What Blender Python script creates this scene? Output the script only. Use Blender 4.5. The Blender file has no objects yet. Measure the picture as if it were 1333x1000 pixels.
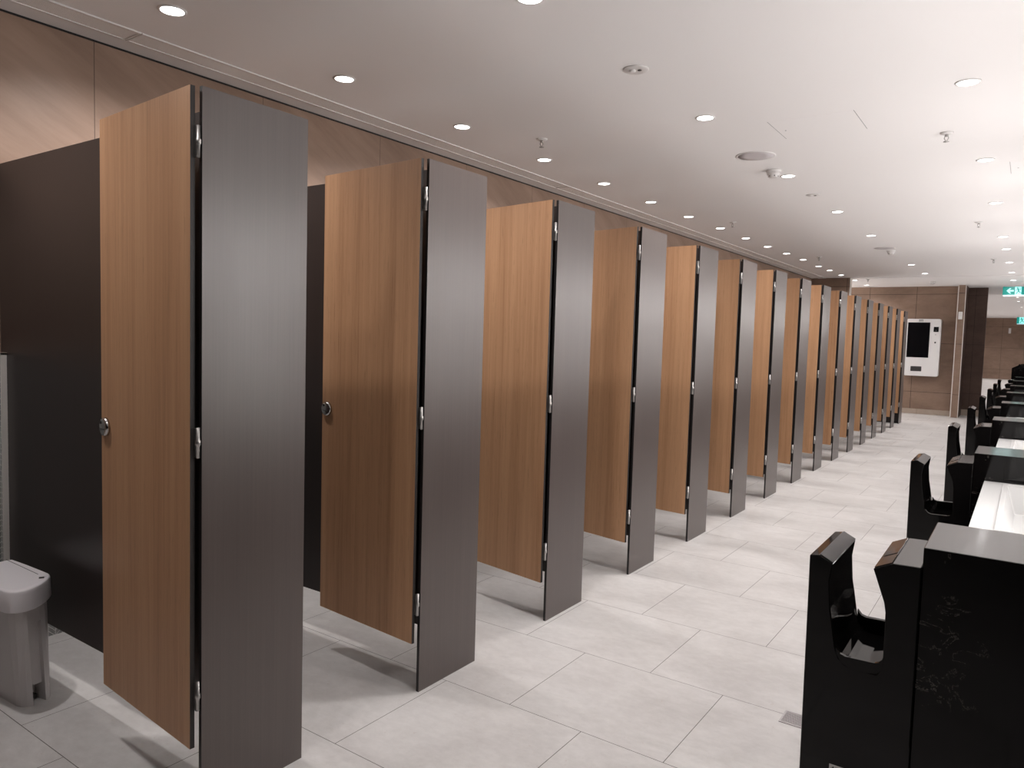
import bpy, bmesh, math, random
from mathutils import Matrix, Vector
random.seed(4)
scene = bpy.context.scene
COL = scene.collection
PI = math.pi

# ------------------------------------------------------------------ helpers
def srgb(r, g, b):
    def f(c):
        c /= 255.0
        return c / 12.92 if c <= 0.04045 else ((c + 0.055) / 1.055) ** 2.4
    return (f(r), f(g), f(b), 1.0)

def new_mat(name, col=(0.5, 0.5, 0.5, 1), rough=0.5, metal=0.0, ior=1.5, emit=None, estr=0.0, coat=0.0, coat_rough=0.1):
    m = bpy.data.materials.new(name)
    m.use_nodes = True
    b = m.node_tree.nodes['Principled BSDF']
    b.inputs['Base Color'].default_value = col
    b.inputs['Roughness'].default_value = rough
    b.inputs['Metallic'].default_value = metal
    b.inputs['IOR'].default_value = ior
    b.inputs['Coat Weight'].default_value = coat
    b.inputs['Coat Roughness'].default_value = coat_rough
    if emit:
        b.inputs['Emission Color'].default_value = emit
        b.inputs['Emission Strength'].default_value = estr
    return m

class N:
    """tiny node-graph helper"""
    def __init__(s, m):
        s.nt = m.node_tree
        s.bsdf = s.nt.nodes['Principled BSDF']
    def add(s, t, **kw):
        n = s.nt.nodes.new(t)
        for k, v in kw.items():
            setattr(n, k, v)
        return n
    def link(s, a, b):
        s.nt.links.new(a, b)
    def coord(s):
        return s.add('ShaderNodeTexCoord').outputs['Object']
    def mapping(s, src, scale=(1, 1, 1), loc=(0, 0, 0)):
        mp = s.add('ShaderNodeMapping')
        mp.inputs['Scale'].default_value = scale
        mp.inputs['Location'].default_value = loc
        s.link(src, mp.inputs['Vector'])
        return mp.outputs['Vector']
    def noise(s, vec, scale, detail=4, rough=0.55, dist=0.0):
        n = s.add('ShaderNodeTexNoise')
        n.inputs['Scale'].default_value = scale
        n.inputs['Detail'].default_value = detail
        n.inputs['Roughness'].default_value = rough
        n.inputs['Distortion'].default_value = dist
        s.link(vec, n.inputs['Vector'])
        return n.outputs['Fac']
    def ramp(s, fac, stops):
        r = s.add('ShaderNodeValToRGB')
        el = r.color_ramp.elements
        while len(el) < len(stops):
            el.new(0.5)
        for e, (p, c) in zip(el, stops):
            e.position = p
            e.color = c
        s.link(fac, r.inputs['Fac'])
        return r.outputs['Color']
    def mix(s, fac, a, b, mode='MIX'):
        n = s.add('ShaderNodeMix', data_type='RGBA', blend_type=mode)
        for sock, v in ((n.inputs['Factor'], fac), (n.inputs['A'], a), (n.inputs['B'], b)):
            pass
        def put(sock, v):
            if hasattr(v, 'is_output'):
                s.link(v, sock)
            else:
                sock.default_value = v
        put(n.inputs[0], fac); put(n.inputs[6], a); put(n.inputs[7], b)
        return n.outputs[2]
    def math(s, op, a, b=None):
        n = s.add('ShaderNodeMath', operation=op)
        for i, v in enumerate((a, b)):
            if v is None:
                continue
            if hasattr(v, 'is_output'):
                s.link(v, n.inputs[i])
            else:
                n.inputs[i].default_value = v
        return n.outputs[0]
    def bump(s, h, strength=0.1, dist=0.002):
        b = s.add('ShaderNodeBump')
        b.inputs['Strength'].default_value = strength
        b.inputs['Distance'].default_value = dist
        s.link(h, b.inputs['Height'])
        s.link(b.outputs['Normal'], s.bsdf.inputs['Normal'])

def axes_vec(n, src, a, b):
    sep = n.add('ShaderNodeSeparateXYZ')
    n.link(src, sep.inputs[0])
    cmb = n.add('ShaderNodeCombineXYZ')
    n.link(sep.outputs[a], cmb.inputs['X'])
    n.link(sep.outputs[b], cmb.inputs['Y'])
    return cmb.outputs[0]

def tile_mat(name, ca, cb, cj, a, b, w, h, off=(0, 0), stagger=0.0, mortar=0.0022, rough=0.45, cloud=1.2, stretch=(1, 1, 1), fine=14, jmix=0.5, spec=0.5, rot=(0, 0, 0)):
    m = new_mat(name, rough=rough)
    n = N(m)
    n.bsdf.inputs['Specular IOR Level'].default_value = spec
    co = n.coord()
    mp = n.add('ShaderNodeMapping'); mp.inputs['Rotation'].default_value = rot
    n.link(co, mp.inputs['Vector'])
    st = n.mapping(mp.outputs['Vector'], stretch)
    c1 = n.noise(st, cloud, 5, 0.6, 0.6)
    c2 = n.noise(st, fine, 6, 0.7)
    f = n.math('ADD', n.math('MULTIPLY', c1, 0.65), n.math('MULTIPLY', c2, 0.35))
    col = n.ramp(f, [(0.36, ca), (0.64, cb)])
    # sparse pits and lighter flecks
    pit = n.noise(co, 34, 3, 0.75)
    col = n.mix(n.math('MULTIPLY', n.math('GREATER_THAN', pit, 0.68), 0.3), col, cj)
    br = n.add('ShaderNodeTexBrick')
    br.offset = stagger
    br.inputs['Scale'].default_value = 1.0
    br.inputs['Brick Width'].default_value = w
    br.inputs['Row Height'].default_value = h
    br.inputs['Mortar Size'].default_value = mortar
    br.inputs['Mortar Smooth'].default_value = 0.2
    br.inputs['Color1'].default_value = (0.97, 0.97, 0.97, 1)
    br.inputs['Color2'].default_value = (1.0, 1.0, 1.0, 1)
    v = n.mapping(axes_vec(n, co, a, b), (1, 1, 1), (-off[0], -off[1], 0))
    n.link(v, br.inputs['Vector'])
    col = n.mix(1.0, col, br.outputs['Color'], 'MULTIPLY')
    col = n.mix(n.math('MULTIPLY', br.outputs['Fac'], jmix), col, cj)
    n.link(col, n.bsdf.inputs['Base Color'])
    r = n.math('ADD', n.math('MULTIPLY', c2, 0.16), rough - 0.08)
    n.link(r, n.bsdf.inputs['Roughness'])
    return m

# ------------------------------------------------------------------ materials
M = {}
M['floor'] = tile_mat('stone_floor_tile', (0.455, 0.436, 0.424, 1), (0.615, 0.598, 0.585, 1), srgb(165, 148, 142), 'X', 'Y', 0.64, 0.60,
                      (0.023, 2.30 - 0.6 * 4), 0.5, 0.0014, 0.42, 1.6, (1.0, 1.5, 1), 18, 0.17, 0.35)
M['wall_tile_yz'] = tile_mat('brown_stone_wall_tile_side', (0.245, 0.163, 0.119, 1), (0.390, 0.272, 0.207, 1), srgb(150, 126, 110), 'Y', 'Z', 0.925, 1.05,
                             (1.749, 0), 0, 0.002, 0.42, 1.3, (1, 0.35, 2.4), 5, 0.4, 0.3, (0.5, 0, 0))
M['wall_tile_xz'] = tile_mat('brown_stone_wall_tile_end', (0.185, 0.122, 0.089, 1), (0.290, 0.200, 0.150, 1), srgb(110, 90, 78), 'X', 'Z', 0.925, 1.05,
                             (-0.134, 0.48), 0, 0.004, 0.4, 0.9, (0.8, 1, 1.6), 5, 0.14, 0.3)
M['dark_tile'] = tile_mat('shaded_dark_brown_tile', (0.060, 0.036, 0.029, 1), (0.090, 0.057, 0.046, 1), srgb(50, 38, 34), 'X', 'Z', 0.925, 1.05,
                          (0, 0.48), 0, 0.003, 0.45, 1.4, (1, 1, 2), 7, 0.3, 0.15)  # darker tile, with its lack of light also put into the colour
M['baseboard'] = tile_mat('beige_skirting_tile', (0.30, 0.24, 0.195, 1), (0.40, 0.33, 0.27, 1), srgb(110, 95, 84), 'X', 'Z', 0.925, 1.0, (0, 0.3), 0, 0.002, 0.45)
M['ceiling'] = new_mat('white_ceiling_paint', (0.88, 0.86, 0.855, 1), 0.85)
M['white_trim'] = new_mat('white_painted_trim', (0.78, 0.76, 0.75, 1), 0.5)
M['edge_trim'] = new_mat('pale_metal_corner_trim', (0.74, 0.70, 0.66, 1), 0.35, 0.3)
M['shadow_gap'] = new_mat('painted_gap_shade', (0.012, 0.010, 0.010, 1), 0.8)  # black strip stands in for the shade of the ceiling gap
M['back_wall'] = new_mat('darkened_unseen_wall', (0.016, 0.012, 0.010, 1), 0.7)  # unseen walls, made near-black to keep reflections in the basin units dark

def wood_mat():
    m = new_mat('brown_wood_laminate', rough=0.42)
    n = N(m)
    n.bsdf.inputs['Specular IOR Level'].default_value = 0.4
    co = n.coord()
    oi = n.add('ShaderNodeObjectInfo')
    add = n.add('ShaderNodeVectorMath', operation='ADD')
    sc = n.add('ShaderNodeVectorMath', operation='SCALE')
    n.link(oi.outputs['Location'], sc.inputs[0]); sc.inputs['Scale'].default_value = 3.7
    n.link(co, add.inputs[0]); n.link(sc.outputs[0], add.inputs[1])
    v = add.outputs[0]
    broad = n.noise(n.mapping(v, (7, 7, 0.22)), 1.0, 3, 0.5, 0.4)
    mid = n.noise(n.mapping(v, (38, 38, 0.7)), 1.0, 5, 0.6, 0.3)
    fine = n.noise(n.mapping(v, (190, 190, 3.0)), 1.0, 4, 0.7)
    f = n.math('ADD', n.math('ADD', n.math('MULTIPLY', broad, 0.36), n.math('MULTIPLY', mid, 0.38)), n.math('MULTIPLY', fine, 0.26))
    col = n.ramp(f, [(0.30, (0.27, 0.136, 0.068, 1)), (0.45, (0.41, 0.220, 0.115, 1)), (0.56, (0.48, 0.270, 0.146, 1)), (0.72, (0.56, 0.325, 0.182, 1))])
    pore = n.noise(n.mapping(v, (260, 260, 9)), 1.0, 2, 0.6)
    col = n.mix(n.math('MULTIPLY', n.math('GREATER_THAN', pore, 0.66), 0.25), col, (0.075, 0.036, 0.018, 1))
    n.link(col, n.bsdf.inputs['Base Color'])
    n.bump(fine, 0.05, 0.0008)
    return m
M['wood'] = wood_mat()

def laminate(name, c1, c2, rough, ior=1.5, spec=0.5):
    m = new_mat(name, rough=rough, ior=ior)
    n = N(m)
    n.bsdf.inputs['Specular IOR Level'].default_value = spec
    co = n.coord()
    f = n.math('ADD', n.math('MULTIPLY', n.noise(n.mapping(co, (150, 150, 1.6)), 1.0, 4, 0.7), 0.6),
               n.math('MULTIPLY', n.noise(n.mapping(co, (18, 18, 0.5)), 1.0, 4, 0.6), 0.4))
    n.link(n.ramp(f, [(0.3, c1), (0.7, c2)]), n.bsdf.inputs['Base Color'])
    r = n.math('ADD', n.math('MULTIPLY', f, 0.16), rough - 0.08)
    n.link(r, n.bsdf.inputs['Roughness'])
    n.bump(f, 0.06, 0.0006)
    return m
M['pilaster'] = laminate('taupe_brushed_laminate', (0.058, 0.042, 0.037, 1), (0.084, 0.063, 0.056, 1), 0.34, 1.72, 0.5)
M['partition'] = laminate('shaded_taupe_laminate', (0.017, 0.0115, 0.0105, 1), (0.027, 0.0185, 0.0165, 1), 0.38, 1.5, 0.5)  # front panels' laminate with the stall shade put into its colour
M['core'] = new_mat('black_compact_core', (0.010, 0.008, 0.008, 1), 0.5)
M['door_edge'] = laminate('dark_door_edge', (0.014, 0.011, 0.010, 1), (0.035, 0.029, 0.026, 1), 0.5)
M['steel'] = new_mat('satin_stainless_steel', (0.46, 0.445, 0.43, 1), 0.40, 1.0)
M['chrome'] = new_mat('brushed_chrome', (0.55, 0.54, 0.53, 1), 0.22, 1.0)
M['black'] = new_mat('black_plastic', (0.008, 0.008, 0.008, 1), 0.45)

def stone():
    m = new_mat('black_veined_stone', (0.0035, 0.003, 0.003, 1), 0.06, ior=1.47)
    n = N(m)
    n.bsdf.inputs['Specular IOR Level'].default_value = 0.35
    co = n.coord()
    w1 = n.noise(n.mapping(co, (1, 1, 1), (1.3, 0.4, 2.2)), 6.5, 8, 0.68, 2.2)
    v1 = n.math('LESS_THAN', n.math('ABSOLUTE', n.math('SUBTRACT', w1, 0.5)), 0.0038)
    gate = n.math('GREATER_THAN', n.noise(n.mapping(co, (1, 1, 1), (3, 1, 7)), 4.5, 4, 0.65), 0.57)
    broken = n.math('GREATER_THAN', n.noise(co, 45, 3, 0.6), 0.47)
    fl = n.math('MULTIPLY', n.math('GREATER_THAN', n.noise(co, 130, 3, 0.7), 0.66), n.math('GREATER_THAN', n.noise(n.mapping(co, (1, 1, 1), (5, 2, 1)), 7, 3, 0.6), 0.58))
    f = n.math('ADD', n.math('MULTIPLY', n.math('MULTIPLY', v1, n.math('MULTIPLY', gate, broken)), 0.9), n.math('MULTIPLY', fl, 0.22))
    n.link(n.mix(f, (0.0035, 0.003, 0.003, 1), (0.16, 0.15, 0.135, 1)), n.bsdf.inputs['Base Color'])
    return m
M['stone'] = stone()
M['sheen_top'] = new_mat('black_top_added_sheen', (0.02, 0.018, 0.017, 1), 0.10, ior=1.95)  # paler, more reflective copy of the black stone so tops look bright
M['dryer'] = new_mat('gloss_black_dryer_plastic', (0.0045, 0.004, 0.004, 1), 0.05, ior=1.45)
M['dryer'].node_tree.nodes['Principled BSDF'].inputs['Specular IOR Level'].default_value = 0.4
M['dryer_panel'] = new_mat('dark_brown_gloss_panel', (0.030, 0.020, 0.016, 1), 0.12, ior=1.5)
M['counter'] = new_mat('white_solid_surface', (0.66, 0.66, 0.655, 1), 0.22)
M['kiosk'] = new_mat('white_powder_coat', (0.74, 0.73, 0.73, 1), 0.35)
M['screen'] = new_mat('black_glass_screen', (0.004, 0.004, 0.005, 1), 0.08)
M['dark_grey'] = new_mat('dark_grey_plastic', (0.045, 0.042, 0.042, 1), 0.4)
M['white_plastic'] = new_mat('white_plastic', (0.72, 0.70, 0.69, 1), 0.4)
M['bin_lid'] = new_mat('pale_grey_bin_plastic', (0.72, 0.69, 0.71, 1), 0.3)
M['bin_body'] = new_mat('warm_grey_bin_plastic', (0.54, 0.51, 0.505, 1), 0.42)
M['speaker'] = new_mat('grey_speaker_mesh', (0.58, 0.545, 0.555, 1), 0.8)
M['lens'] = new_mat('lit_downlight_lens', (1, 1, 1, 1), 0.4, emit=(1.0, 0.985, 0.96, 1), estr=7.0)
M['sign_green'] = new_mat('lit_green_sign_face', (0.0, 0.03, 0.026, 1), 0.35, emit=srgb(0, 140, 128), estr=0.5)
M['sign_white'] = new_mat('lit_white_pictogram', (0.12, 0.2, 0.19, 1), 0.35, emit=srgb(150, 250, 245), estr=0.55)
M['sign_lip'] = new_mat('pale_blue_sign_edge', (0.55, 0.68, 0.74, 1), 0.3, emit=srgb(150, 200, 215), estr=0.35)

def grille_mat():
    m = new_mat('perforated_aluminium', (0.75, 0.74, 0.73, 1), 0.45, 0.0)
    n = N(m)
    co = n.coord()
    sep = n.add('ShaderNodeSeparateXYZ'); n.link(co, sep.inputs[0])
    p = 0.009
    a = n.math('SINE', n.math('MULTIPLY', n.math('ADD', sep.outputs['X'], sep.outputs['Y']), 2 * PI / p))
    b = n.math('SINE', n.math('MULTIPLY', n.math('SUBTRACT', sep.outputs['X'], sep.outputs['Y']), 2 * PI / p))
    hole = n.math('GREATER_THAN', n.math('MULTIPLY', a, b), 0.42)
    n.link(n.mix(hole, (0.97, 0.96, 0.95, 1), (0.58, 0.57, 0.57, 1)), n.bsdf.inputs['Base Color'])
    return m
M['grille'] = grille_mat()

def mosaic():
    m = new_mat('grey_herringbone_mosaic', rough=0.25)
    n = N(m)
    co = n.coord()
    sep = n.add('ShaderNodeSeparateXYZ'); n.link(co, sep.inputs[0])
    fold = n.math('PINGPONG', sep.outputs['Y'], 0.03)
    u = n.math('ADD', sep.outputs['Z'], fold)
    ln = n.math('LESS_THAN', n.math('FRACT', n.math('DIVIDE', u, 0.024)), 0.14)
    c2 = n.math('LESS_THAN', n.math('FRACT', n.math('DIVIDE', sep.outputs['Y'], 0.03)), 0.07)
    f = n.math('MAXIMUM', ln, c2)
    nz = n.noise(co, 40, 2)
    base = n.ramp(nz, [(0.3, (0.16, 0.165, 0.16, 1)), (0.7, (0.24, 0.245, 0.24, 1))])
    n.link(n.mix(f, base, (0.50, 0.49, 0.47, 1)), n.bsdf.inputs['Base Color'])
    return m
M['mosaic'] = mosaic()

def drain_mat():
    return new_mat('drain_steel', (0.42, 0.40, 0.40, 1), 0.4, 0.6)
M['drain'] = drain_mat()

# ------------------------------------------------------------------ mesh helpers
def box(bm, x0, x1, y0, y1, z0, z1, mi=0):
    v = [bm.verts.new(p) for p in ((x0, y0, z0), (x1, y0, z0), (x1, y1, z0), (x0, y1, z0), (x0, y0, z1), (x1, y0, z1), (x1, y1, z1), (x0, y1, z1))]
    fs = []
    for q in ((0, 3, 2, 1), (4, 5, 6, 7), (0, 1, 5, 4), (1, 2, 6, 5), (2, 3, 7, 6), (3, 0, 4, 7)):
        f = bm.faces.new([v[i] for i in q]); f.material_index = mi; fs.append(f)
    return fs

def prism(bm, pts, plane, a, b, mi=0):
    """extrude polygon pts (2-D) from a to b along the axis missing from plane ('xz' -> y, 'xy' -> z, 'yz' -> x)"""
    def P(p, t):
        return {'xz': (p[0], t, p[1]), 'xy': (p[0], p[1], t), 'yz': (t, p[0], p[1])}[plane]
    va = [bm.verts.new(P(p, a)) for p in pts]
    vb = [bm.verts.new(P(p, b)) for p in pts]
    n = len(pts)
    fs = [bm.faces.new(va), bm.faces.new(vb[::-1])]
    for i in range(n):
        fs.append(bm.faces.new((va[i], vb[i], vb[(i + 1) % n], va[(i + 1) % n])))
    for f in fs:
        f.material_index = mi
    return fs

def lathe(bm, prof, c=(0, 0, 0), seg=32, mi=0, axis='z', close=True):
    rings = []
    for r, h in prof:
        ring = []
        for k in range(seg):
            a = 2 * PI * k / seg
            q = (r * math.cos(a), r * math.sin(a), h)
            if axis == 'y':
                q = (q[0], q[2], q[1])
            ring.append(bm.verts.new((c[0] + q[0], c[1] + q[1], c[2] + q[2])))
        rings.append(ring)
    for A, B in zip(rings, rings[1:]):
        for k in range(seg):
            f = bm.faces.new((A[k], A[(k + 1) % seg], B[(k + 1) % seg], B[k])); f.material_index = mi; f.smooth = True
    if close:
        for R in (rings[0], rings[-1]):
            f = bm.faces.new(R); f.material_index = mi
    return rings

def loft(bm, rings, mi=0, smooth=False, cap=True):
    vs = [[bm.verts.new(p) for p in r] for r in rings]
    n = len(vs[0])
    for A, B in zip(vs, vs[1:]):
        for k in range(n):
            f = bm.faces.new((A[k], A[(k + 1) % n], B[(k + 1) % n], B[k])); f.material_index = mi; f.smooth = smooth
    if cap:
        bm.faces.new(vs[0][::-1]).material_index = mi
        bm.faces.new(vs[-1]).material_index = mi
    return vs

def obj(name, bm, mats, parent=None, bevel=0.0, loc=(0, 0, 0), rotz=0.0, seg=2):
    bmesh.ops.recalc_face_normals(bm, faces=bm.faces[:])
    me = bpy.data.meshes.new(name)
    bm.to_mesh(me); bm.free()
    for m in (mats if isinstance(mats, (list, tuple)) else [mats]):
        me.materials.append(m)
    o = bpy.data.objects.new(name, me)
    COL.objects.link(o)
    o.location = loc
    o.rotation_euler = (0, 0, rotz)
    if parent:
        o.parent = parent
    if bevel:
        b = o.modifiers.new('bevel', 'BEVEL')
        b.width = bevel; b.segments = seg; b.limit_method = 'ANGLE'; b.angle_limit = math.radians(35)
    return o

def bmnew():
    return bmesh.new()

def tag(o, label, cat, group=None):
    o['label'] = label
    o['category'] = cat
    if group:
        o['group'] = group
    return o

def thing(name, label, cat, loc=(0, 0, 0), group=None):
    o = bpy.data.objects.new(name, None)
    COL.objects.link(o)
    o.location = loc
    o.empty_display_size = 0.1
    return tag(o, label, cat, group)

def dup(root, loc, label):
    r = root.copy(); COL.objects.link(r); r.location = loc; r['label'] = label
    for ch in list(root.children):
        c = ch.copy(); COL.objects.link(c); c.parent = r
        for g in list(ch.children):
            q = g.copy(); COL.objects.link(q); q.parent = c
    return r

def structure(name, bm, mats, bevel=0.0):
    o = obj(name, bm, mats, bevel=bevel)
    o['kind'] = 'structure'
    return o

def sbox(name, mats, *b, bevel=0.0):
    bm = bmnew(); box(bm, *b)
    return structure(name, bm, mats, bevel)

ORD = ['first', 'second', 'third', 'fourth', 'fifth', 'sixth', 'seventh', 'eighth', 'ninth', 'tenth', 'eleventh', 'twelfth',
       'thirteenth', 'fourteenth', 'fifteenth', 'sixteenth']

# ------------------------------------------------------------------ dimensions
ZC = 2.75            # ceiling
XW = -1.73           # wall behind the cubicles
Y0, PITCH, PW, HP = 1.208, 0.9458, 0.366, 2.10
YF = 18.1            # kiosk wall
XR = 2.42            # wall behind the basins

# ------------------------------------------------------------------ setting
sbox('floor', M['floor'], -4, 8, -3, 43.7, -0.15, 0)
bm = bmnew()
box(bm, -4, 8, -3, 21, ZC, ZC + 0.3)
structure('ceiling', bm, M['ceiling'])
sbox('ceiling_passage', M['ceiling'], -4, XR, 15.66, 20.98, ZC - 0.006, ZC)
sbox('ceiling_hall', M['ceiling'], -4, 8, 21, 43.7, 3.0, 3.05)
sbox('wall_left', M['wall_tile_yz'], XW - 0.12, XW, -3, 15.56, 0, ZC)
sbox('trim_shadow_gap', M['shadow_gap'], XW, XW + 0.004, -3, 15.56, ZC - 0.008, ZC)
bm = bmnew(); box(bm, XW - 0.12, -1.012, 15.56, 15.68, 0, ZC)
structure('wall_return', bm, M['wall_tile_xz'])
sbox('trim_return_edge', M['edge_trim'], -1.012, -0.998, 15.552, 15.688, 0, ZC - 0.006)
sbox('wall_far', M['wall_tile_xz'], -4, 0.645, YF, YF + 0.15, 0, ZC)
sbox('baseboard_far', M['baseboard'], -4, 0.645, YF - 0.016, YF, 0, 0.11, bevel=0.002)
sbox('wall_pier', M['wall_tile_xz'], 0.660, 0.778, 17.8, 18.62, 0, ZC)
bm = bmnew()
box(bm, 0.645, 0.660, 17.795, 18.1, 0, ZC)
structure('trim_pier_left', bm, M['edge_trim'])
sbox('trim_pier_right', M['edge_trim'], 0.778, 0.790, 17.795, 17.82, 0, ZC)
sbox('wall_pier_side', M['dark_tile'], 0.778, 0.788, 17.82, 18.62, 0, ZC)
sbox('wall_end', M['dark_tile'], 0.660, 1.135, 18.62, 18.74, 0, ZC)
sbox('baseboard_end', M['baseboard'], 0.788, 1.135, 18.604, 18.62, 0, 0.13, bevel=0.002)
sbox('wall_passage', M['wall_tile_yz'], -4.1, -4, 15.56, 43.7, 0, 3.0)
sbox('wall_passage_near', M['back_wall'], -4, XW - 0.12, 15.56, 15.68, 0, ZC)
sbox('wall_right', M['white_trim'], XR, XR + 0.1, 1.5, 21, 0, ZC)
sbox('wall_right_near', M['back_wall'], XR, XR + 0.1, -3, 1.5, 0, ZC)  # unseen stretch, darkened so the black near faces reflect nothing bright
sbox('wall_back', M['back_wall'], XW - 0.12, XR + 0.1, -3.1, -3, 0, ZC)
sbox('wall_hall', M['wall_tile_xz'], -4, 8, 43.6, 43.7, 0, 3.0)
sbox('wall_hall_right', M['wall_tile_yz'], 8, 8.1, 21, 43.7, 0, 3.0)
sbox('wall_hall_near', M['back_wall'], XR, 8, 21, 21.1, 0, 3.0)

# low tiled ledge behind the toilet of the nearest cubicle
bm = bmnew(); box(bm, XW, -1.676, 0.30, 1.3475, 0, 1.29)
structure('trim_ledge', bm, M['mosaic'])
bm = bmnew()
box(bm, -1.676, -1.668, 1.325, 1.3475, 0, 1.298)
box(bm, XW, -1.668, 0.30, 1.3475, 1.29, 1.298)
structure('trim_ledge_edge', bm, M['edge_trim'])
sbox('trim_ledge_far', M['mosaic'], XW, -1.676, 1.3615, 15.5, 0, 1.297)

# ------------------------------------------------------------------ cubicles
def make_cubicle():
    t = thing('toilet_cubicle', '', 'toilet cubicle', (0, Y0, 0), 'toilet cubicles along the left wall')
    bm = bmnew()
    for f in box(bm, -0.013, 0, 0, PW, 0, HP, 1):
        pass
    for f in bm.faces:
        if abs(f.calc_center_median().x) < 1e-5 or abs(f.calc_center_median().x + 0.013) < 1e-5:
            f.material_index = 0
    obj('pilaster', bm, [M['pilaster'], M['core']], t)['label'] = 'tall taupe laminate front panel standing on the floor'
    bm = bmnew(); prism(bm, [(-0.0135, 0.20), (-0.0135, HP), (XW + 0.002, HP), (XW + 0.002, 1.30), (-1.667, 1.30), (-1.667, 0.20)], 'xz', 0.14, 0.153)
    obj('side_partition', bm, M['partition'], t)['label'] = 'taupe laminate partition coloured for stall shade'
    L, T = 0.60, 0.014
    bm = bmnew(); box(bm, -L, 0, -T, 0, 0.20, HP, 1)
    for f in bm.faces:
        if abs(f.normal.y) > 0.9 or abs(abs(f.calc_center_median().y + T / 2) - T / 2) < 1e-5:
            f.material_index = 0
    d = obj('door', bm, [M['wood'], M['door_edge']], t, loc=(-0.019, -0.010, 0))
    d['label'] = 'brown wood laminate door'
    # round indicator lock
    bm = bmnew()
    lathe(bm, [(0.0005, -T - 0.013), (0.024, -T - 0.013), (0.029, -T - 0.011), (0.031, -T - 0.006), (0.031, -T)], (-L + 0.036, 0, 1.093), 28, 0, 'y')
    lathe(bm, [(0.0005, -T - 0.0142), (0.0062, -T - 0.0142), (0.0062, -T - 0.012)], (-L + 0.026, 0, 1.108), 14, 1, 'y')
    box(bm, -L + 0.020, -L + 0.052, -T - 0.0138, -T - 0.0128, 1.084, 1.088, 2)
    lk = obj('lock', bm, [M['chrome'], M['black'], M['dark_grey']], d); lk['label'] = 'round chrome indicator lock'
    for z in (1.948, 1.103, 0.358):
        bm = bmnew()
        lathe(bm, [(0.003, -0.0445), (0.0062, -0.0435), (0.0062, -0.009), (0.0085, -0.006), (0.0085, 0.006), (0.0062, 0.009), (0.0062, 0.0435), (0.003, 0.0445)],
              (0.010, 0.004, z), 16)
        box(bm, -0.004, 0.010, -0.0015, 0.0005, z - 0.042, z + 0.042)
        h = obj('hinge', bm, M['steel'], d); h['label'] = 'satin steel barrel hinge'
    return t

ANG = [4.5, 4.5, 9.5, 11, 6.5, 9, 8, 7, 9, 8, 7, 9, 8, 8, 7, 8]
LAB = ['nearest toilet cubicle with ajar brown wood door and a grey bin inside']
for k in range(1, 15):
    LAB.append('%s toilet cubicle from the near end, brown wood door ajar beside taupe front panel' % ORD[k])
LAB.append('farthest toilet cubicle of the row, wood door ajar, against the return wall')
cub = make_cubicle()
for k in range(16):
    loc = (0, Y0 + PITCH * k, 0)
    if k == 0:
        r = cub; r['label'] = LAB[0]
    else:
        r = dup(cub, loc, LAB[k])
    for ch in r.children:
        if ch.name.startswith('door'):
            ch.rotation_euler = (0, 0, -math.radians(ANG[k]))
    if k == 15:
        for ch in r.children:
            if ch.name.startswith('side_partition'):
                bm = bmnew(); box(bm, XW + 0.002, -0.0135, 0.14, 0.153, 0.0, HP)
                me = bpy.data.meshes.new('side_partition'); bm.to_mesh(me); bm.free(); me.materials.append(M['partition'])
                ch.data = me

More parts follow.
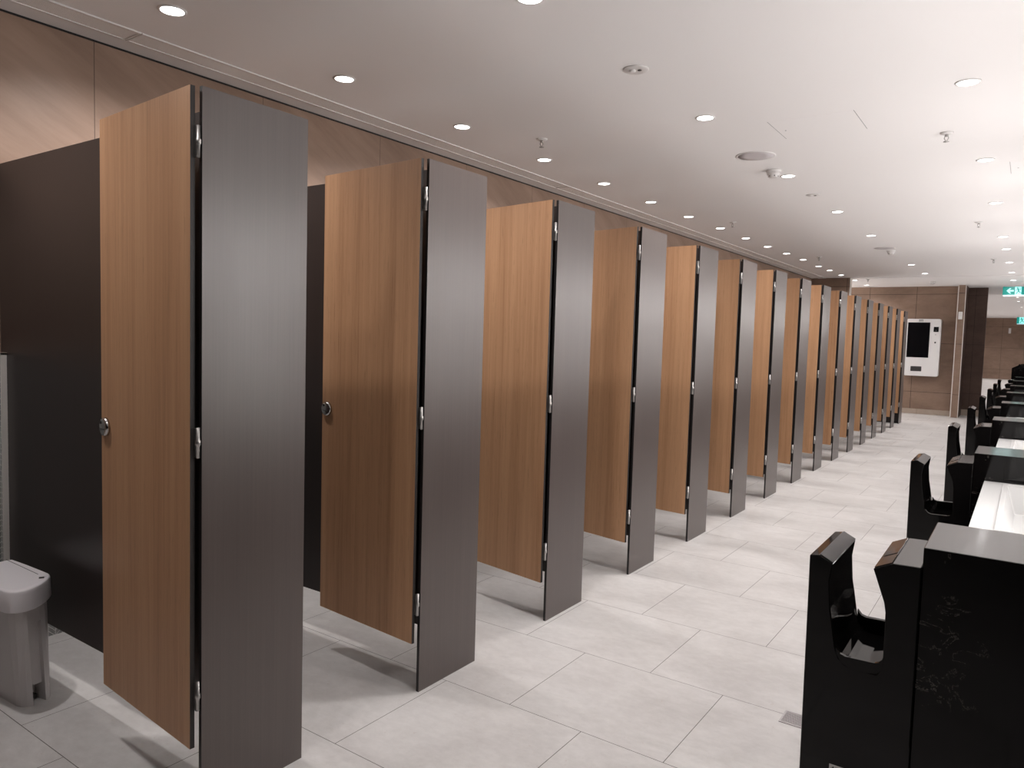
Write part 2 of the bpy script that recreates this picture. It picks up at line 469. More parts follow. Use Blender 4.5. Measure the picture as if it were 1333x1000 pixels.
# ------------------------------------------------------------------ sanitary bin in the nearest cubicle
def bin_thing():
    t = thing('sanitary_bin', 'slim pale grey sanitary bin with rounded lid standing in the nearest cubicle', 'bin', (-1.22, 1.17, 0))
    ox, oy = -1.22, 1.17
    # lid plan in world, counter-clockwise seen from above
    lid = [(-1.42, 1.055), (-1.18, 1.072), (-1.035, 1.090), (-1.012, 1.100), (-0.998, 1.116), (-0.992, 1.142), (-1.000, 1.172), (-1.022, 1.206),
           (-1.055, 1.240), (-1.085, 1.262), (-1.106, 1.273), (-1.125, 1.277), (-1.30, 1.270), (-1.42, 1.262)]
    cx, cy = -1.22, 1.17
    def ring(s, z, dx=0, dy=0):
        return [(cx + (x - cx) * s + dx - ox, cy + (y - cy) * s + dy - oy, z) for x, y in lid]
    bm = bmnew()
    loft(bm, [ring(1.0, 0.388), ring(1.015, 0.392), ring(1.0, 0.455), ring(0.985, 0.466), ring(0.93, 0.471)], 0, True)
    l = obj('lid', bm, M['bin_lid'], t, 0.004)
    bm = bmnew()
    box(bm, -0.20, 0.085, 0.070, 0.0725, 0.4708, 0.4716)       # seam of the flap
    obj('flap_seam', bm, M['dark_grey'], l)
    bm = bmnew()
    c = Vector((-1.083 - ox, 1.232 - oy, 0.4712))
    vs = [bm.verts.new(c + Vector(p)) for p in ((-0.012, -0.004, 0), (0.004, -0.011, 0), (0.012, 0.004, 0), (-0.004, 0.011, 0))]
    vt = [bm.verts.new(v.co + Vector((0, 0, 0.0012))) for v in vs]
    bm.faces.new(vs[::-1]); bm.faces.new(vt)
    for i in range(4):
        bm.faces.new((vs[i], vs[(i + 1) % 4], vt[(i + 1) % 4], vt[i]))
    s = obj('sensor_window', bm, M['black'], l)
    # body: tapering shell with a tall front channel and a pedal notch
    P = [(-1.41, 1.070), (-1.18, 1.085), (-1.045, 1.101), (-1.020, 1.116), (-1.008, 1.138),
         (-1.010, 1.1501), (-1.0102, 1.1502), (-1.040, 1.2060), (-1.0402, 1.2062), (-1.058, 1.228), (-1.085, 1.250), (-1.115, 1.262), (-1.30, 1.256), (-1.41, 1.250)]
    Q = [(-1.42, 1.100), (-1.22, 1.140), (-1.098, 1.148), (-1.080, 1.155), (-1.064, 1.170),
         (-1.054, 1.1880), (-1.0542, 1.1882), (-1.0620, 1.2340), (-1.0621, 1.2342), (-1.068, 1.247), (-1.085, 1.258), (-1.115, 1.262), (-1.30, 1.256), (-1.42, 1.250)]
    def bring(z, inset):
        k = z / 0.39
        out = []
        for i, (p, q) in enumerate(zip(P, Q)):
            fx = q[0] + (p[0] - q[0]) * k
            fy = q[1] + (p[1] - q[1]) * k
            if i in (6, 7):
                fx -= inset * 0.97; fy -= inset * 0.2
            out.append((fx - ox, fy - oy, z))
        return out
    bm = bmnew()
    loft(bm, [bring(0.0, 0.06), bring(0.072, 0.06), bring(0.0725, 0.018), bring(0.325, 0.018), bring(0.3255, 0.0), bring(0.39, 0.0)], 0)
    obj('body', bm, M['bin_body'], t)
    bm = bmnew()
    prism(bm, [(-1.125 - ox, 1.172 - oy), (-1.078 - ox, 1.180 - oy), (-1.098 - ox, 1.216 - oy), (-1.14 - ox, 1.205 - oy)], 'xy', 0.012, 0.024)
    obj('pedal', bm, M['black'], t)
    return t
bin_thing()

# ------------------------------------------------------------------ basins: dividers, dryers, counters
DP = 1.8915
def fillet(pts):
    return pts

def make_divider():
    bm = bmnew(); box(bm, 0, XR - 1.749 - 0.002, 0, 0.305, 0, 0.982)
    bm.faces.ensure_lookup_table(); bm.faces[1].material_index = 1
    o = obj('sink_divider', bm, [M['stone'], M['sheen_top']], None, 0.002, (1.749, 1.89, 0))
    return tag(o, '', 'divider', 'black stone dividers between the basins')

def make_dryer():
    t = thing('hand_dryer', '', 'hand dryer', (1.506, 1.885, 0), 'black hand dryers in front of the basins')
    ox = 1.506
    D = 0.285
    prof = [(1.512, 0.0), (1.748, 0.0), (1.748, 0.936), (1.690, 0.934), (1.649, 0.914), (1.676, 0.838), (1.680, 0.815), (1.681, 0.690), (1.678, 0.678),
            (1.668, 0.668), (1.640, 0.663), (1.612, 0.664), (1.598, 0.669), (1.586, 0.680), (1.576, 0.705), (1.566, 0.765), (1.560, 0.796), (1.555, 0.862), (1.561, 0.907), (1.530, 0.923), (1.507, 0.919)]
    bm = bmnew()
    for f in prism(bm, [(x - ox, z) for x, z in prof], 'xz', 0, D):
        q = f.calc_center_median()
        if q.z > 0.925 and q.x > 0.18:
            f.material_index = 1
    obj('housing', bm, [M['dryer'], M['sheen_top']], t, 0.0025)
    # slanted dark panel on the counter-side top and its small display
    bm = bmnew()
    prism(bm, [(1.652 - ox, 0.9162), (1.688 - ox, 0.9338), (1.687 - ox, 0.9352), (1.651 - ox, 0.9176)], 'xz', 0.004, D - 0.004)
    pnl = obj('control_panel', bm, M['dryer_panel'], t); pnl['label'] = 'dark brown glossy control strip'
    bm = bmnew()
    prism(bm, [(1.656 - ox, 0.9200), (1.686 - ox, 0.9347), (1.6855 - ox, 0.9357), (1.6555 - ox, 0.9210)], 'xz', 0.105, 0.155)
    obj('display', bm, M['screen'], pnl)
    # glossy cap on the aisle-side upright
    bm = bmnew()
    prism(bm, [(1.530 - ox, 0.9232), (1.5605 - ox, 0.9074), (1.5615 - ox, 0.9092), (1.531 - ox, 0.9250)], 'xz', 0.003, D - 0.003)
    obj('glossy_cap', bm, M['dryer'], t)
    # lips closing the drip tray at both open ends
    for y_a, y_b, zl in ((0.0, 0.010, 0.690), (D - 0.014, D, 0.704)):
        bm = bmnew()
        prism(bm, [(1.578 - ox, zl + 0.014), (1.580 - ox, 0.690), (1.590 - ox, 0.672), (1.612 - ox, 0.661), (1.670 - ox, 0.661), (1.6815 - ox, 0.680),
                   (1.6815 - ox, zl + 0.012), (1.673 - ox, zl + 0.003), (1.664 - ox, zl), (1.600 - ox, zl - 0.002), (1.588 - ox, zl + 0.002)], 'xz', y_a, y_b)
        obj('drip_tray_lip', bm, M['dryer'], t)
    # air nozzle: one dark slot along the inner face
    bm = bmnew()
    prism(bm, [(1.5548 - ox, 0.872), (1.5578 - ox, 0.892), (1.5588 - ox, 0.892), (1.5558 - ox, 0.872)], 'xz', 0.05, D - 0.05)
    obj('nozzle', bm, M['black'], t)
    # rating sticker low on the near side
    bm = bmnew()
    prism(bm, [(1.579 - ox, 0.374), (1.640 - ox, 0.374), (1.640 - ox, 0.414), (1.579 - ox, 0.414)], 'xz', -0.0008, 0)
    st = obj('sticker', bm, M['white_plastic'], t); st['label'] = 'small white sticker'
    bm = bmnew()
    prism(bm, [(1.583 - ox, 0.398), (1.593 - ox, 0.398), (1.588 - ox, 0.411)], 'xz', -0.0014, -0.0008)
    box(bm, 1.598 - ox, 1.634 - ox, -0.0014, -0.0008, 0.392, 0.395)
    box(bm, 1.583 - ox, 1.634 - ox, -0.0014, -0.0008, 0.384, 0.387)
    obj('sticker_print', bm, M['black'], st)
    return t

def make_counter():
    t = thing('washbasin_counter', '', 'washbasin', (1.792, 2.197, 0), 'white washbasin counters')
    W = XR - 1.792 - 0.003
    Ly = DP - 0.309
    bx0, bx1, by0, by1 = 0.086, 0.50, 0.56, Ly - 0.075
    zt, zb = 0.866, 0.755
    bm = bmnew()
    # top with an opening
    def quad(a, b, c, d, z):
        bm.faces.new([bm.verts.new((p[0], p[1], z)) for p in (a, b, c, d)])
    O = [(0, 0), (W, 0), (W, Ly), (0, Ly)]
    I = [(bx0, by0), (bx1, by0), (bx1, by1), (bx0, by1)]
    J = [(bx0 + 0.03, by0 + 0.03), (bx1 - 0.03, by0 + 0.03), (bx1 - 0.03, by1 - 0.03), (bx0 + 0.03, by1 - 0.03)]
    def V(P, z):
        return [bm.verts.new((x, y, z)) for x, y in P]
    o0, o1, i1, j1 = V(O, 0.70), V(O, zt), V(I, zt), V(J, zb)
    for k in range(4):
        q = (k + 1) % 4
        bm.faces.new((o0[k], o0[q], o1[q], o1[k]))
        bm.faces.new((o1[k], o1[q], i1[q], i1[k]))
        bm.faces.new((i1[k], i1[q], j1[q], j1[k]))
    bm.faces.new(j1); bm.faces.new(o0[::-1])
    obj('basin_top', bm, M['counter'], t, 0.004)
    bm = bmnew()
    R = 0.018
    box(bm, bx0 - R, bx0, by0 - R, by1 + R, zt, zt + 0.006)
    box(bm, bx0, bx1 + R, by1, by1 + R, zt, zt + 0.006)
    box(bm, bx0, bx1 + R, by0 - R, by0, zt, zt + 0.006)
    box(bm, bx1, bx1 + R, by0, by1, zt, zt + 0.006)
    obj('basin_rim', bm, M['counter'], t, 0.002)
    bm = bmnew(); lathe(bm, [(0.001, zb + 0.002), (0.022, zb + 0.002), (0.024, zb + 0.0005)], ((bx0 + bx1) / 2, (by0 + by1) / 2, 0), 20)
    obj('waste_outlet', bm, M['chrome'], t)
    bm = bmnew(); box(bm, 0.02, W, 0.001, Ly - 0.001, 0.0, 0.70)
    c = obj('cabinet', bm, M['stone'], t); c['label'] = 'black stone cabinet under the basin'
    return t

dv, dr, ct = make_divider(), make_dryer(), make_counter()
NU = 8
def where(k, n):
    return 'nearest' if k == 0 else ('farthest' if k == n - 1 else ORD[k] + ' from the near end')
for k in range(NU):
    l1 = 'black veined stone divider between the basins, %s of the row' % where(k, NU) if k in (0, NU - 1) else 'black veined stone divider between the basins, %s' % where(k, NU)
    l2 = 'glossy black U-shaped hand dryer beside the basins, %s' % where(k, NU)
    l3 = 'white washbasin counter set between black stone dividers, %s' % where(k, NU)
    if k == 0:
        dv['label'], dr['label'], ct['label'] = l1, l2, l3
    else:
        dup(dv, (1.749, 1.89 + DP * k, 0), l1)
        dup(dr, (1.506, 1.885 + DP * k, 0), l2)
        if k < NU - 1:
            dup(ct, (1.792, 2.197 + DP * k, 0), l3)

# taller black unit that ends the basin row
t = thing('end_cabinet', 'tall black stone cabinet with sloping shoulder ending the far end of the basin row', 'cabinet', (1.66, 17.6, 0))
bm = bmnew(); prism(bm, [(0, 0), (0.74, 0), (0.74, 1.155), (0.14, 1.155), (0.12, 1.175), (0.10, 1.14), (0, 1.085)], 'xz', 0, 0.32)
obj('cabinet_body', bm, M['stone'], t, 0.003)
bm = bmnew(); box(bm, 0.142, 0.74, 0.0, 0.32, 1.156, 1.172)
obj('cabinet_top', bm, M['stone'], t, 0.002)

# ------------------------------------------------------------------ floor drain
t = thing('floor_drain', 'square steel slotted drain grate set in the floor beside the nearest hand dryer', 'drain', (1.275, 2.88, 0))
bm = bmnew()
w = 0.052
for a in ((-w, w, -w, -w + 0.006), (-w, w, w - 0.006, w), (-w, -w + 0.006, -w + 0.006, w - 0.006), (w - 0.006, w, -w + 0.006, w - 0.006)):
    box(bm, *a, 0.0002, 0.003)
obj('drain_frame', bm, M['drain'], t)
bm = bmnew(); box(bm, -w + 0.006, w - 0.006, -w + 0.006, w - 0.006, 0.0002, 0.0008)
obj('drain_well', bm, M['dark_grey'], t)
bm = bmnew()
for q in range(8):
    yy = -w + 0.009 + q * 0.0115
    box(bm, -w + 0.006, w - 0.006, yy, yy + 0.006, 0.0009, 0.0026)
obj('drain_bars', bm, M['drain'], t)

# ------------------------------------------------------------------ vending kiosk on the far wall
KY = YF
t = thing('vending_machine', 'white wall mounted vending machine with tall black screen on far brown wall', 'vending machine', (0.05, KY - 0.222, 0.83))
def rrect(x0, x1, z0, z1, r, n=5):
    P = []
    for cx, cz, a0 in ((x1 - r, z0 + r, -90), (x1 - r, z1 - r, 0), (x0 + r, z1 - r, 90), (x0 + r, z0 + r, 180)):
        for k in range(n + 1):
            a = math.radians(a0 + 90 * k / n)
            P.append((cx + r * math.cos(a), cz + r * math.sin(a)))
    return P
bm = bmnew(); prism(bm, rrect(-0.325, 0.325, 0, 1.215, 0.04), 'xz', 0.0, 0.165)
obj('machine_housing', bm, M['kiosk'], t, 0.006)
bm = bmnew(); box(bm, -0.28, 0.28, 0.165, 0.212, 0.15, 1.08)
obj('wall_bracket', bm, M['dark_grey'], t)
bm = bmnew(); prism(bm, rrect(-0.290, 0.125, 0.395, 1.140, 0.004, 2), 'xz', -0.004, 0.004)
obj('screen', bm, M['screen'], t)['label'] = 'tall black glass screen'
bm = bmnew(); prism(bm, rrect(0.195, 0.285, 0.945, 1.05, 0.004, 2), 'xz', -0.008, 0.004); 
rd = obj('card_reader', bm, M['screen'], t)
bm = bmnew(); box(bm, 0.225, 0.255, -0.010, -0.008, 0.962, 0.985)
obj('reader_keypad', bm, M['dark_grey'], rd)
bm = bmnew(); lathe(bm, [(0.001, -0.006), (0.015, -0.006), (0.018, 0.002)], (0.235, 0, 0.72), 16, 0, 'y')
obj('button', bm, M['black'], t)
bm = bmnew(); lathe(bm, [(0.001, -0.003), (0.007, -0.003), (0.008, 0.002)], (0.235, 0, 0.885), 12, 0, 'y')
obj('indicator_light', bm, M['dark_grey'], t)
bm = bmnew(); prism(bm, rrect(-0.195, 0.012, 0.10, 0.205, 0.01, 3), 'xz', -0.003, 0.004)
sl = obj('dispensing_slot', bm, M['dark_grey'], t)
bm = bmnew(); box(bm, -0.185, 0.002, -0.006, -0.003, 0.15, 0.157)
obj('slot_flap', bm, M['black'], sl)
bm = bmnew()
def letter_r(x, z, s):
    box(bm, x, x + 0.010 * s, -0.003, 0.001, z, z + 0.045 * s)
    box(bm, x + 0.010 * s, x + 0.028 * s, -0.003, 0.001, z + 0.033 * s, z + 0.045 * s)
letter_r(-0.085, 1.158, 0.85); letter_r(-0.055, 1.158, 0.85)
box(bm, -0.022, -0.014, -0.003, 0.001, 1.158, 1.203)
obj('lettering', bm, M['black'], t)

# sensor box on the pier, small switch in the hall
t = thing('wall_sensor', 'small white box fixed high on the narrow brown pier', 'sensor', (0.715, 17.8, 2.04))
bm = bmnew(); prism(bm, rrect(-0.037, 0.037, 0, 0.155, 0.008, 3), 'xz', -0.03, 0)
sb_ = obj('sensor_case', bm, M['white_plastic'], t, 0.003)
bm = bmnew(); prism(bm, rrect(-0.022, 0.022, 0.018, 0.06, 0.006, 3), 'xz', -0.032, -0.03)
obj('sensor_lens', bm, M['white_trim'], t)
t = thing('wall_switch', 'tiny pale plate on the distant brown hall wall', 'switch', (1.09, 43.6, 2.25))
bm = bmnew(); prism(bm, rrect(-0.05, 0.05, 0, 0.26, 0.01, 2), 'xz', -0.03, 0)
obj('switch_plate', bm, M['white_plastic'], t)
bm = bmnew(); box(bm, -0.02, 0.02, -0.036, -0.03, 0.09, 0.17)
obj('rocker', bm, M['white_trim'], t)

# ------------------------------------------------------------------ exit signs
def exit_sign(name, label, loc, W, H, zt, man_x, arrow):
    """loc = left bottom front corner; zt = ceiling height"""
    t = thing(name, label, 'exit sign', loc, 'lit exit signs')
    bm = bmnew(); box(bm, 0, W, 0, 0.05, 0, H)
    obj('sign_housing', bm, M['sign_green'], t, 0.003)
    bm = bmnew(); box(bm, 0.012, W, -0.004, 0.054, -0.026, -0.001)
    obj('lower_lip', bm, M['sign_lip'], t)
    if arrow:
        ax, az, s = 0.115, H * 0.5, H * 0.33
        bm = bmnew()
        prism(bm, [(ax - s * 1.05, az), (ax - s * 0.05, az + s), (ax + s * 0.38, az + s), (ax - s * 0.12, az + s * 0.26), (ax + s * 1.2, az + s * 0.26),
                   (ax + s * 1.2, az - s * 0.26), (ax - s * 0.12, az - s * 0.26), (ax + s * 0.38, az - s), (ax - s * 0.05, az - s)], 'xz', -0.003, 0.001)
        obj('arrow', bm, M['sign_white'], t)['label'] = 'white arrow pointing left'
    u = H / 10.0
    bm = bmnew(); box(bm, man_x - 3.3 * u, man_x + 3.3 * u, -0.003, 0.001, 0.15 * u, 9.85 * u)
    pn = obj('doorway_panel', bm, M['sign_white'], t)
    bm = bmnew()
    def bar(a, b, w):
        a, b = Vector(a), Vector(b)
        d = (b - a).normalized() * w / 2; n = Vector((-d.y, d.x))
        q = [a - d + n, a - d - n, b + d - n, b + d + n]
        prism(bm, [(man_x + p.x * u, p.y * u) for p in q], 'xz', -0.0055, -0.0035)
    head = [(man_x + (-0.7 + 0.8 * math.cos(k * PI / 6)) * u, (8.4 + 0.8 * math.sin(k * PI / 6)) * u) for k in range(12)]
    prism(bm, head, 'xz', -0.0055, -0.0035)
    bar((-0.2, 6.9), (0.5, 4.4), 1.4)
    bar((-0.3, 6.9), (-1.9, 6.3), 0.6); bar((-1.9, 6.3), (-2.6, 5.0), 0.55)
    bar((0.2, 6.8), (1.9, 6.4), 0.6); bar((1.9, 6.4), (2.6, 7.4), 0.55)
    bar((0.4, 4.3), (-0.9, 3.2), 0.8); bar((-0.9, 3.2), (-1.8, 1.2), 0.75)
    bar((0.7, 4.2), (1.6, 3.0), 0.8); bar((1.6, 3.0), (3.0, 2.4), 0.7)
    obj('running_figure', bm, M['sign_green'], pn)['label'] = 'green running figure'
    bm = bmnew()
    for q in (W * 0.25, W * 0.75):
        lathe(bm, [(0.0025, H), (0.0025, zt - loc[2])], (q, 0.025, 0), 10)
    obj('hanger_rods', bm, M['white_trim'], t)
    return t
exit_sign('exit_sign', 'green lit exit sign with left arrow hanging at ceiling near the dark wall end', (1.435, 17.0, 2.487), 0.50, 0.155, ZC, 0.245, True)
exit_sign('exit_sign', 'small distant green exit sign low in the hall beyond the dark wall', (1.52, 30.0, 2.335), 0.42, 0.215, 3.0, 0.14, False)

# ------------------------------------------------------------------ ceiling fittings
def make_downlight():
    t = thing('ceiling_downlight', '', 'downlight', (0, 0, ZC), 'recessed ceiling downlights')
    bm = bmnew()
    lathe(bm, [(0.047, -0.0045), (0.050, -0.0060), (0.0555, -0.0045), (0.058, -0.0005), (0.050, -0.0003), (0.047, -0.001)], (0, 0, 0), 40, close=False)
    obj('trim_ring', bm, M['white_trim'], t)
    bm = bmnew(); lathe(bm, [(0.001, -0.0036), (0.030, -0.0034), (0.0468, -0.0025), (0.0468, -0.0003)], (0, 0, 0), 40)
    obj('lens', bm, M['lens'], t)['label'] = 'glowing round lens'
    return t
ROW1 = [(-1.100, 1.764), (-1.10, 2.710), (-1.115, 3.707), (-1.125, 4.691), (-1.13, 5.645), (-1.13, 6.595), (-1.125, 7.535), (-1.10, 8.445), (-1.094, 9.375),
        (-1.09, 10.298), (-1.067, 11.18), (-1.05, 12.074), (-1.06, 13.148), (-1.052, 13.947), (-1.05, 14.915)]
ROW2 = [(0.242, 2.446), (0.272, 4.265), (0.285, 6.043), (0.285, 7.858), (0.295, 9.697), (0.296, 13.327), (0.322, 14.972)]
ROW3 = [(1.589, 4.33), (1.589, 6.138), (1.591, 7.958), (1.591, 10.348), (1.594, 11.611), (1.595, 13.393), (1.597, 15.11), (1.594, 16.76)]
base = make_downlight()
first = True
def lamp(x, y, z, W, size=152, blend=0.8, name='downlight_lamp'):
    L = bpy.data.lights.new(name, 'SPOT')
    L.energy = W
    L.spot_size = math.radians(size); L.spot_blend = blend
    L.shadow_soft_size = 0.04
    L.color = (1.0, 0.955, 0.945)
    o = bpy.data.objects.new(name, L); COL.objects.link(o)
    o.location = (x, y, z - 0.012)
    return o
P1, P2, P3 = 38.0, 34.0, 19.0
def place(x, y, z, label, W, **kw):
    global first
    if first:
        base.location = (x, y, z); base['label'] = label; first = False
    else:
        dup(base, (x, y, z), label)
    lamp(x, y, z, W, **kw)
def nth(k, n):
    return 'nearest' if k == 0 else ('farthest' if k == n - 1 else ORD[k] + ' from the near end')
for k, (x, y) in enumerate(ROW1):
    place(x, y, ZC, 'lit round downlight in the ceiling row over the cubicles, %s' % nth(k, len(ROW1)), P1)
for k, (x, y) in enumerate(ROW2):
    place(x, y, ZC, 'lit round downlight in the ceiling row over the aisle, %s' % nth(k, len(ROW2)), P2)
for k, (x, y) in enumerate(ROW3):
    place(x, y, ZC if y < 15.6 else ZC - 0.006, 'lit round downlight in the ceiling row over the basins, %s' % nth(k, len(ROW3)), P3)
place(-1.03, 17.45, ZC - 0.006, 'lit round downlight in the lowered passage ceiling before the far wall', 40)
place(-1.02, 16.1, ZC - 0.006, 'lit round downlight just behind the return wall at the passage ceiling edge', 40)
for k, (x, y) in enumerate([(1.544, 26.4), (1.551, 28.6), (1.605, 32.5)]):
    place(x, y, 3.0, 'tiny lit downlight in the distant hall ceiling, %s of three' % ('nearest', 'middle one', 'farthest')[k], 60)
# lamps outside the picture: near ones continue the rows, hall ones are added fill
for x, y, W in ((-1.1, 0.80, P1 * 0.95), (0.25, 0.6, P2 * 0.5), (1.59, 2.4, P3)):
    lamp(x, y, ZC, W)
for x in (-2, 4):
    for y in (23, 28, 33, 38, 41.5):
        lamp(x, y, 3.0, 130)
for y in (23.5, 36.5, 40.5):
    lamp(1.4, y, 3.0, 90)
BAR = 5.3
# unseen fill strip added on the basin wall to brighten the left ceiling
L = bpy.data.lights.new('ceiling_fill_strip', 'AREA')
L.shape = 'RECTANGLE'; L.size = 0.06; L.size_y = 17.5
L.energy = 40.0; L.color = (1.0, 0.965, 0.955)
o = bpy.data.objects.new('ceiling_fill_strip', L); COL.objects.link(o)
o.location = (XR - 0.06, 9.6, 1.95)
o.rotation_euler = (PI, math.radians(-91), 0)
# stronger up-light over two of the mirrors
for y in (3.7, 7.1):
    L = bpy.data.lights.new('mirror_uplight', 'AREA')
    L.shape = 'RECTANGLE'; L.size = 0.06; L.size_y = 0.9
    L.energy = 0.4; L.color = (1.0, 0.97, 0.95)
    o = bpy.data.objects.new('mirror_uplight', L); COL.objects.link(o)
    o.location = (XR - 0.08, y, 2.1)
    o.rotation_euler = (PI, 0, 0)

# light bars added on the basin wall for the bright source the panels reflect
for k in range(0, 5):
    L = bpy.data.lights.new('mirror_bar_lamp', 'AREA')
    L.shape = 'RECTANGLE'; L.size = 1.2; L.size_y = 0.10
    L.energy = BAR; L.color = (1.0, 0.96, 0.94)
    o = bpy.data.objects.new('mirror_bar_lamp', L); COL.objects.link(o)
    o.location = (XR - 0.03, 2.99 + DP * k, 1.55)
    o.rotation_euler = (0, PI / 2, 0)

# unseen up-light added in the passage to brighten its ceiling
L = bpy.data.lights.new('passage_uplight', 'AREA')
L.shape = 'RECTANGLE'; L.size = 0.1; L.size_y = 1.6; L.energy = 45; L.color = (1.0, 0.96, 0.93)
o = bpy.data.objects.new('passage_uplight', L); COL.objects.link(o)
o.location = (-3.2, 16.9, 2.1); o.rotation_euler = (PI, math.radians(25), 0)

# linear grille along the wall, in lengths
GR = [(-2.9, 1.82), (1.825, 5.60), (5.605, 9.38), (9.385, 13.16), (13.165, 15.54)]
GL = ['nearest', 'second', 'third', 'fourth', 'farthest']
for (a, b), s in zip(GR, GL):
    t = thing('ceiling_grille', 'pale perforated metal grille strip in the ceiling along the cubicle wall, %s length' % s, 'grille', (-1.52, a, ZC), 'ceiling grille lengths')
    bm = bmnew(); box(bm, -0.060, 0.060, 0.008, b - a - 0.008, -0.004, -0.0005)
    obj('perforated_strip', bm, M['grille'], t)
    bm = bmnew()
    box(bm, -0.075, -0.060, 0, b - a, -0.007, -0.0003); box(bm, 0.060, 0.075, 0, b - a, -0.007, -0.0003)
    box(bm, -0.060, 0.060, 0, 0.008, -0.007, -0.0003); box(bm, -0.060, 0.060, b - a - 0.008, b - a, -0.007, -0.0003)
    obj('grille_frame', bm, M['white_trim'], t)

# emergency light discs
def emergency(x, y, label, r):
    t = thing('ceiling_emergency_light', label, 'emergency light', (x, y, ZC), 'round emergency fittings on the ceiling')
    bm = bmnew(); lathe(bm, [(r, -0.0003), (r, -0.004), (r - 0.004, -0.006), (r * 0.5, -0.0075), (0.001, -0.0075)], seg=40)
    obj('cover_plate', bm, M['white_plastic'], t)
    bm = bmnew(); lathe(bm, [(0.016, -0.0070), (0.015, -0.013), (0.008, -0.016), (0.001, -0.0165)], (-0.012, -0.012, 0), 20)
    obj('lamp_dome', bm, M['lens' if False else 'white_trim'], t)
    bm = bmnew(); lathe(bm, [(0.010, -0.0070), (0.010, -0.0100), (0.001, -0.0100)], (0.020, 0.0, 0), 16)
    obj('test_button', bm, M['dark_grey'], t)
emergency(0.262, 3.35, 'white round emergency disc in the ceiling over the aisle, nearest of the two', 0.062)
emergency(0.275, 6.90, 'small white emergency disc in the ceiling beyond the nearest large speaker, farther of the two', 0.058)

def speaker(x, y, label):
    t = thing('ceiling_speaker', label, 'speaker', (x, y, ZC), 'round ceiling speakers')
    bm = bmnew(); lathe(bm, [(0.135, -0.0003), (0.135, -0.003), (0.129, -0.004), (0.122, -0.003)], seg=48, close=False)
    obj('speaker_rim', bm, M['white_trim'], t)
    bm = bmnew(); lathe(bm, [(0.1225, -0.0003), (0.1225, -0.0028), (0.07, -0.0034), (0.001, -0.0036)], seg=48)
    obj('speaker_grille', bm, M['speaker'], t)
speaker(0.255, 5.30, 'large grey round speaker in the ceiling beside the nearest smoke detector')
speaker(0.25, 11.0, 'distant grey round speaker in the ceiling beside the second smoke detector')

def detector(x, y, label, z=ZC):
    t = thing('smoke_detector', label, 'smoke detector', (x, y, z), 'smoke detectors on the ceiling')
    bm = bmnew(); lathe(bm, [(0.056, -0.0003), (0.056, -0.012), (0.052, -0.016), (0.050, -0.020)], seg=32)
    obj('mounting_base', bm, M['white_plastic'], t)
    bm = bmnew(); lathe(bm, [(0.048, -0.020), (0.047, -0.034), (0.036, -0.042), (0.034, -0.052), (0.026, -0.056), (0.001, -0.057)], seg=32)
    hd = obj('detector_head', bm, M['white_plastic'], t)
    bm = bmnew()
    for k in range(6):
        a = k * PI / 3
        box(bm, 0.0355 * math.cos(a) - 0.003, 0.0355 * math.cos(a) + 0.003, 0.0355 * math.sin(a) - 0.003, 0.0355 * math.sin(a) + 0.003, -0.050, -0.043)
    obj('vent_slots', bm, M['dark_grey'], hd)
detector(0.24, 5.80, 'white smoke detector hanging from the ceiling beside the large speaker, nearest')
detector(0.29, 11.30, 'white smoke detector on the ceiling beside the distant speaker')
detector(0.278, 16.75, 'white smoke detector on the lowered ceiling in front of the far wall', ZC - 0.006)

def sprinkler(x, y, label, z=ZC):
    t = thing('sprinkler_head', label, 'sprinkler', (x, y, z), 'ceiling sprinkler heads')
    bm = bmnew(); lathe(bm, [(0.038, -0.0003), (0.037, -0.004), (0.022, -0.012), (0.001, -0.012)], seg=28)
    obj('escutcheon', bm, M['white_plastic'], t)
    bm = bmnew()
    lathe(bm, [(0.010, -0.012), (0.010, -0.022), (0.006, -0.024)], seg=14)
    for s in (-1, 1):
        prism(bm, [(s * 0.010, -0.02), (s * 0.014, -0.034), (s * 0.003, -0.052), (0, -0.052), (s * 0.009, -0.034), (s * 0.006, -0.02)], 'xz', -0.002, 0.002)
    obj('frame_arms', bm, M['steel'], t)
    bm = bmnew(); lathe(bm, [(0.001, -0.052), (0.016, -0.053), (0.017, -0.055), (0.004, -0.056), (0.001, -0.060)], seg=18)
    obj('deflector', bm, M['steel'], t)
for k, (x, y) in enumerate([(-0.83, 4.20), (-0.83, 8.08), (-0.745, 11.75)]):
    sprinkler(x, y, 'small sprinkler head in the ceiling between cubicle and aisle lights, %s of three' % ('nearest', 'middle one', 'farthest')[k])
for k, (x, y) in enumerate([(1.424, 5.27), (1.412, 9.08), (1.417, 12.85)]):
    sprinkler(x, y, 'small sprinkler head in the ceiling near the basin lights, %s of three' % ('nearest', 'middle one', 'farthest')[k])
sprinkler(-0.75, 15.9, 'tiny sprinkler head at the edge of the lowered passage ceiling', ZC - 0.006)

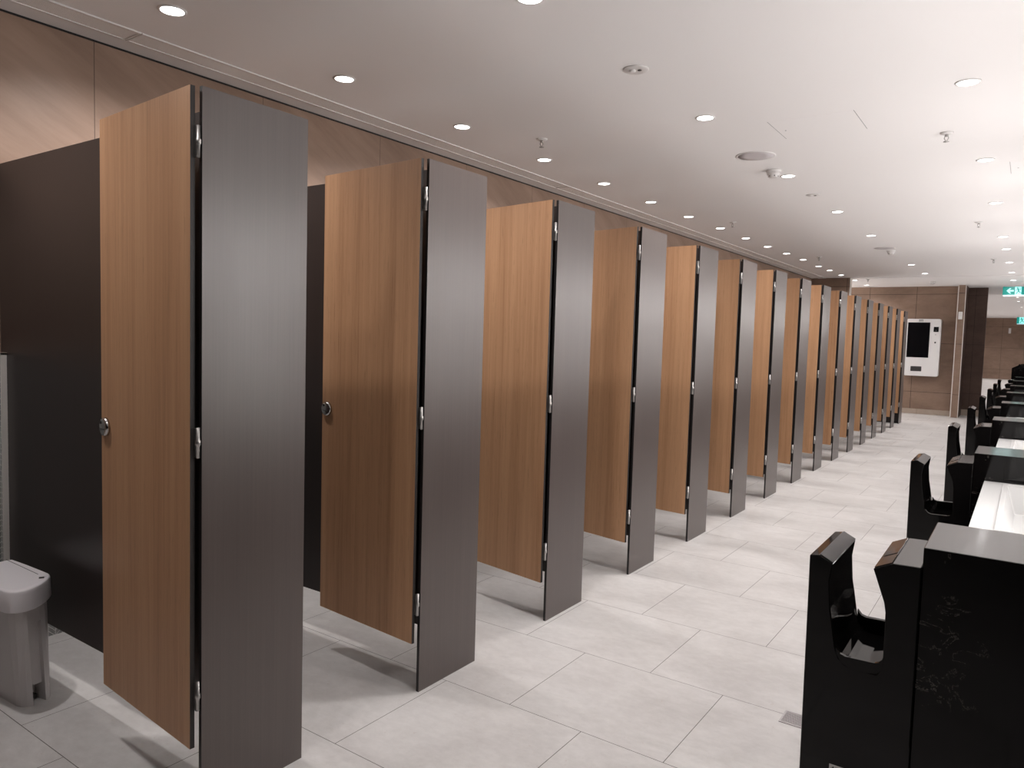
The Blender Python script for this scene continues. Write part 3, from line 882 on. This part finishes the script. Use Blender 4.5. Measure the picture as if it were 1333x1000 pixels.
# flush access panels: hairline gaps in the plaster
def access(x0, x1, y0, y1, label):
    t = thing('ceiling_access_panel', label, 'access panel', ((x0 + x1) / 2, (y0 + y1) / 2, ZC), 'flush ceiling access panels')
    w, h = (x1 - x0) / 2, (y1 - y0) / 2
    bm = bmnew(); box(bm, -w, w, -h, h, -0.0006, -0.0001)
    p = obj('panel_face', bm, M['ceiling'], t)
    bm = bmnew()
    g = 0.0022
    box(bm, -w - g, -w, -h, h, -0.0008, -0.0001); box(bm, w, w + g, -h, h, -0.0008, -0.0001)
    obj('shadow_line', bm, M['dark_grey'], p)
    bm = bmnew(); lathe(bm, [(0.005, -0.0005), (0.004, -0.0014), (0.001, -0.0014)], (-w + 0.045, 0.02, 0), 12)
    obj('key_lock', bm, M['dark_grey'], p)
access(0.557, 1.030, 4.53, 4.95, 'flush white access panel in the ceiling between aisle and basin lights')
access(1.728, 2.20, 6.28, 6.70, 'flush white access panel at the right edge of the ceiling over the basins')

# ------------------------------------------------------------------ world, camera, view
wd = bpy.data.worlds.new('room_world'); scene.world = wd
wd.use_nodes = True
wd.node_tree.nodes['Background'].inputs['Color'].default_value = (0.5, 0.5, 0.5, 1)
wd.node_tree.nodes['Background'].inputs['Strength'].default_value = 0.05

F, YAW, PITCHA, ROLL, CX, CH = 959.8, 0.609429, -0.065266, 0.029014, 1.91678, 1.43406
f = Vector((-math.sin(YAW) * math.cos(PITCHA), math.cos(YAW) * math.cos(PITCHA), math.sin(PITCHA)))
r = Vector((math.cos(YAW), math.sin(YAW), 0))
u = r.cross(f)
c, s = math.cos(ROLL), math.sin(ROLL)
rr = r * c + u * s
uu = -r * s + u * c
cam = bpy.data.cameras.new('camera')
cam.sensor_width = 36; cam.sensor_fit = 'HORIZONTAL'
cam.lens = F * 36 / 1333
cam.clip_start = 0.05; cam.clip_end = 200
co = bpy.data.objects.new('camera', cam); COL.objects.link(co)
mt = Matrix((rr, uu, -f)).transposed().to_4x4()
mt.translation = Vector((CX, 0, CH))
co.matrix_world = mt
scene.camera = co

vs = scene.view_settings
vs.view_transform = 'Standard'; vs.look = 'None'; vs.gamma = 1.0; vs.use_curve_mapping = False
vs.exposure = 0.95
scene.cycles.max_bounces = 8
scene.cycles.diffuse_bounces = 5
scene.cycles.use_denoising = True
scene.cycles.sample_clamp_indirect = 6.0
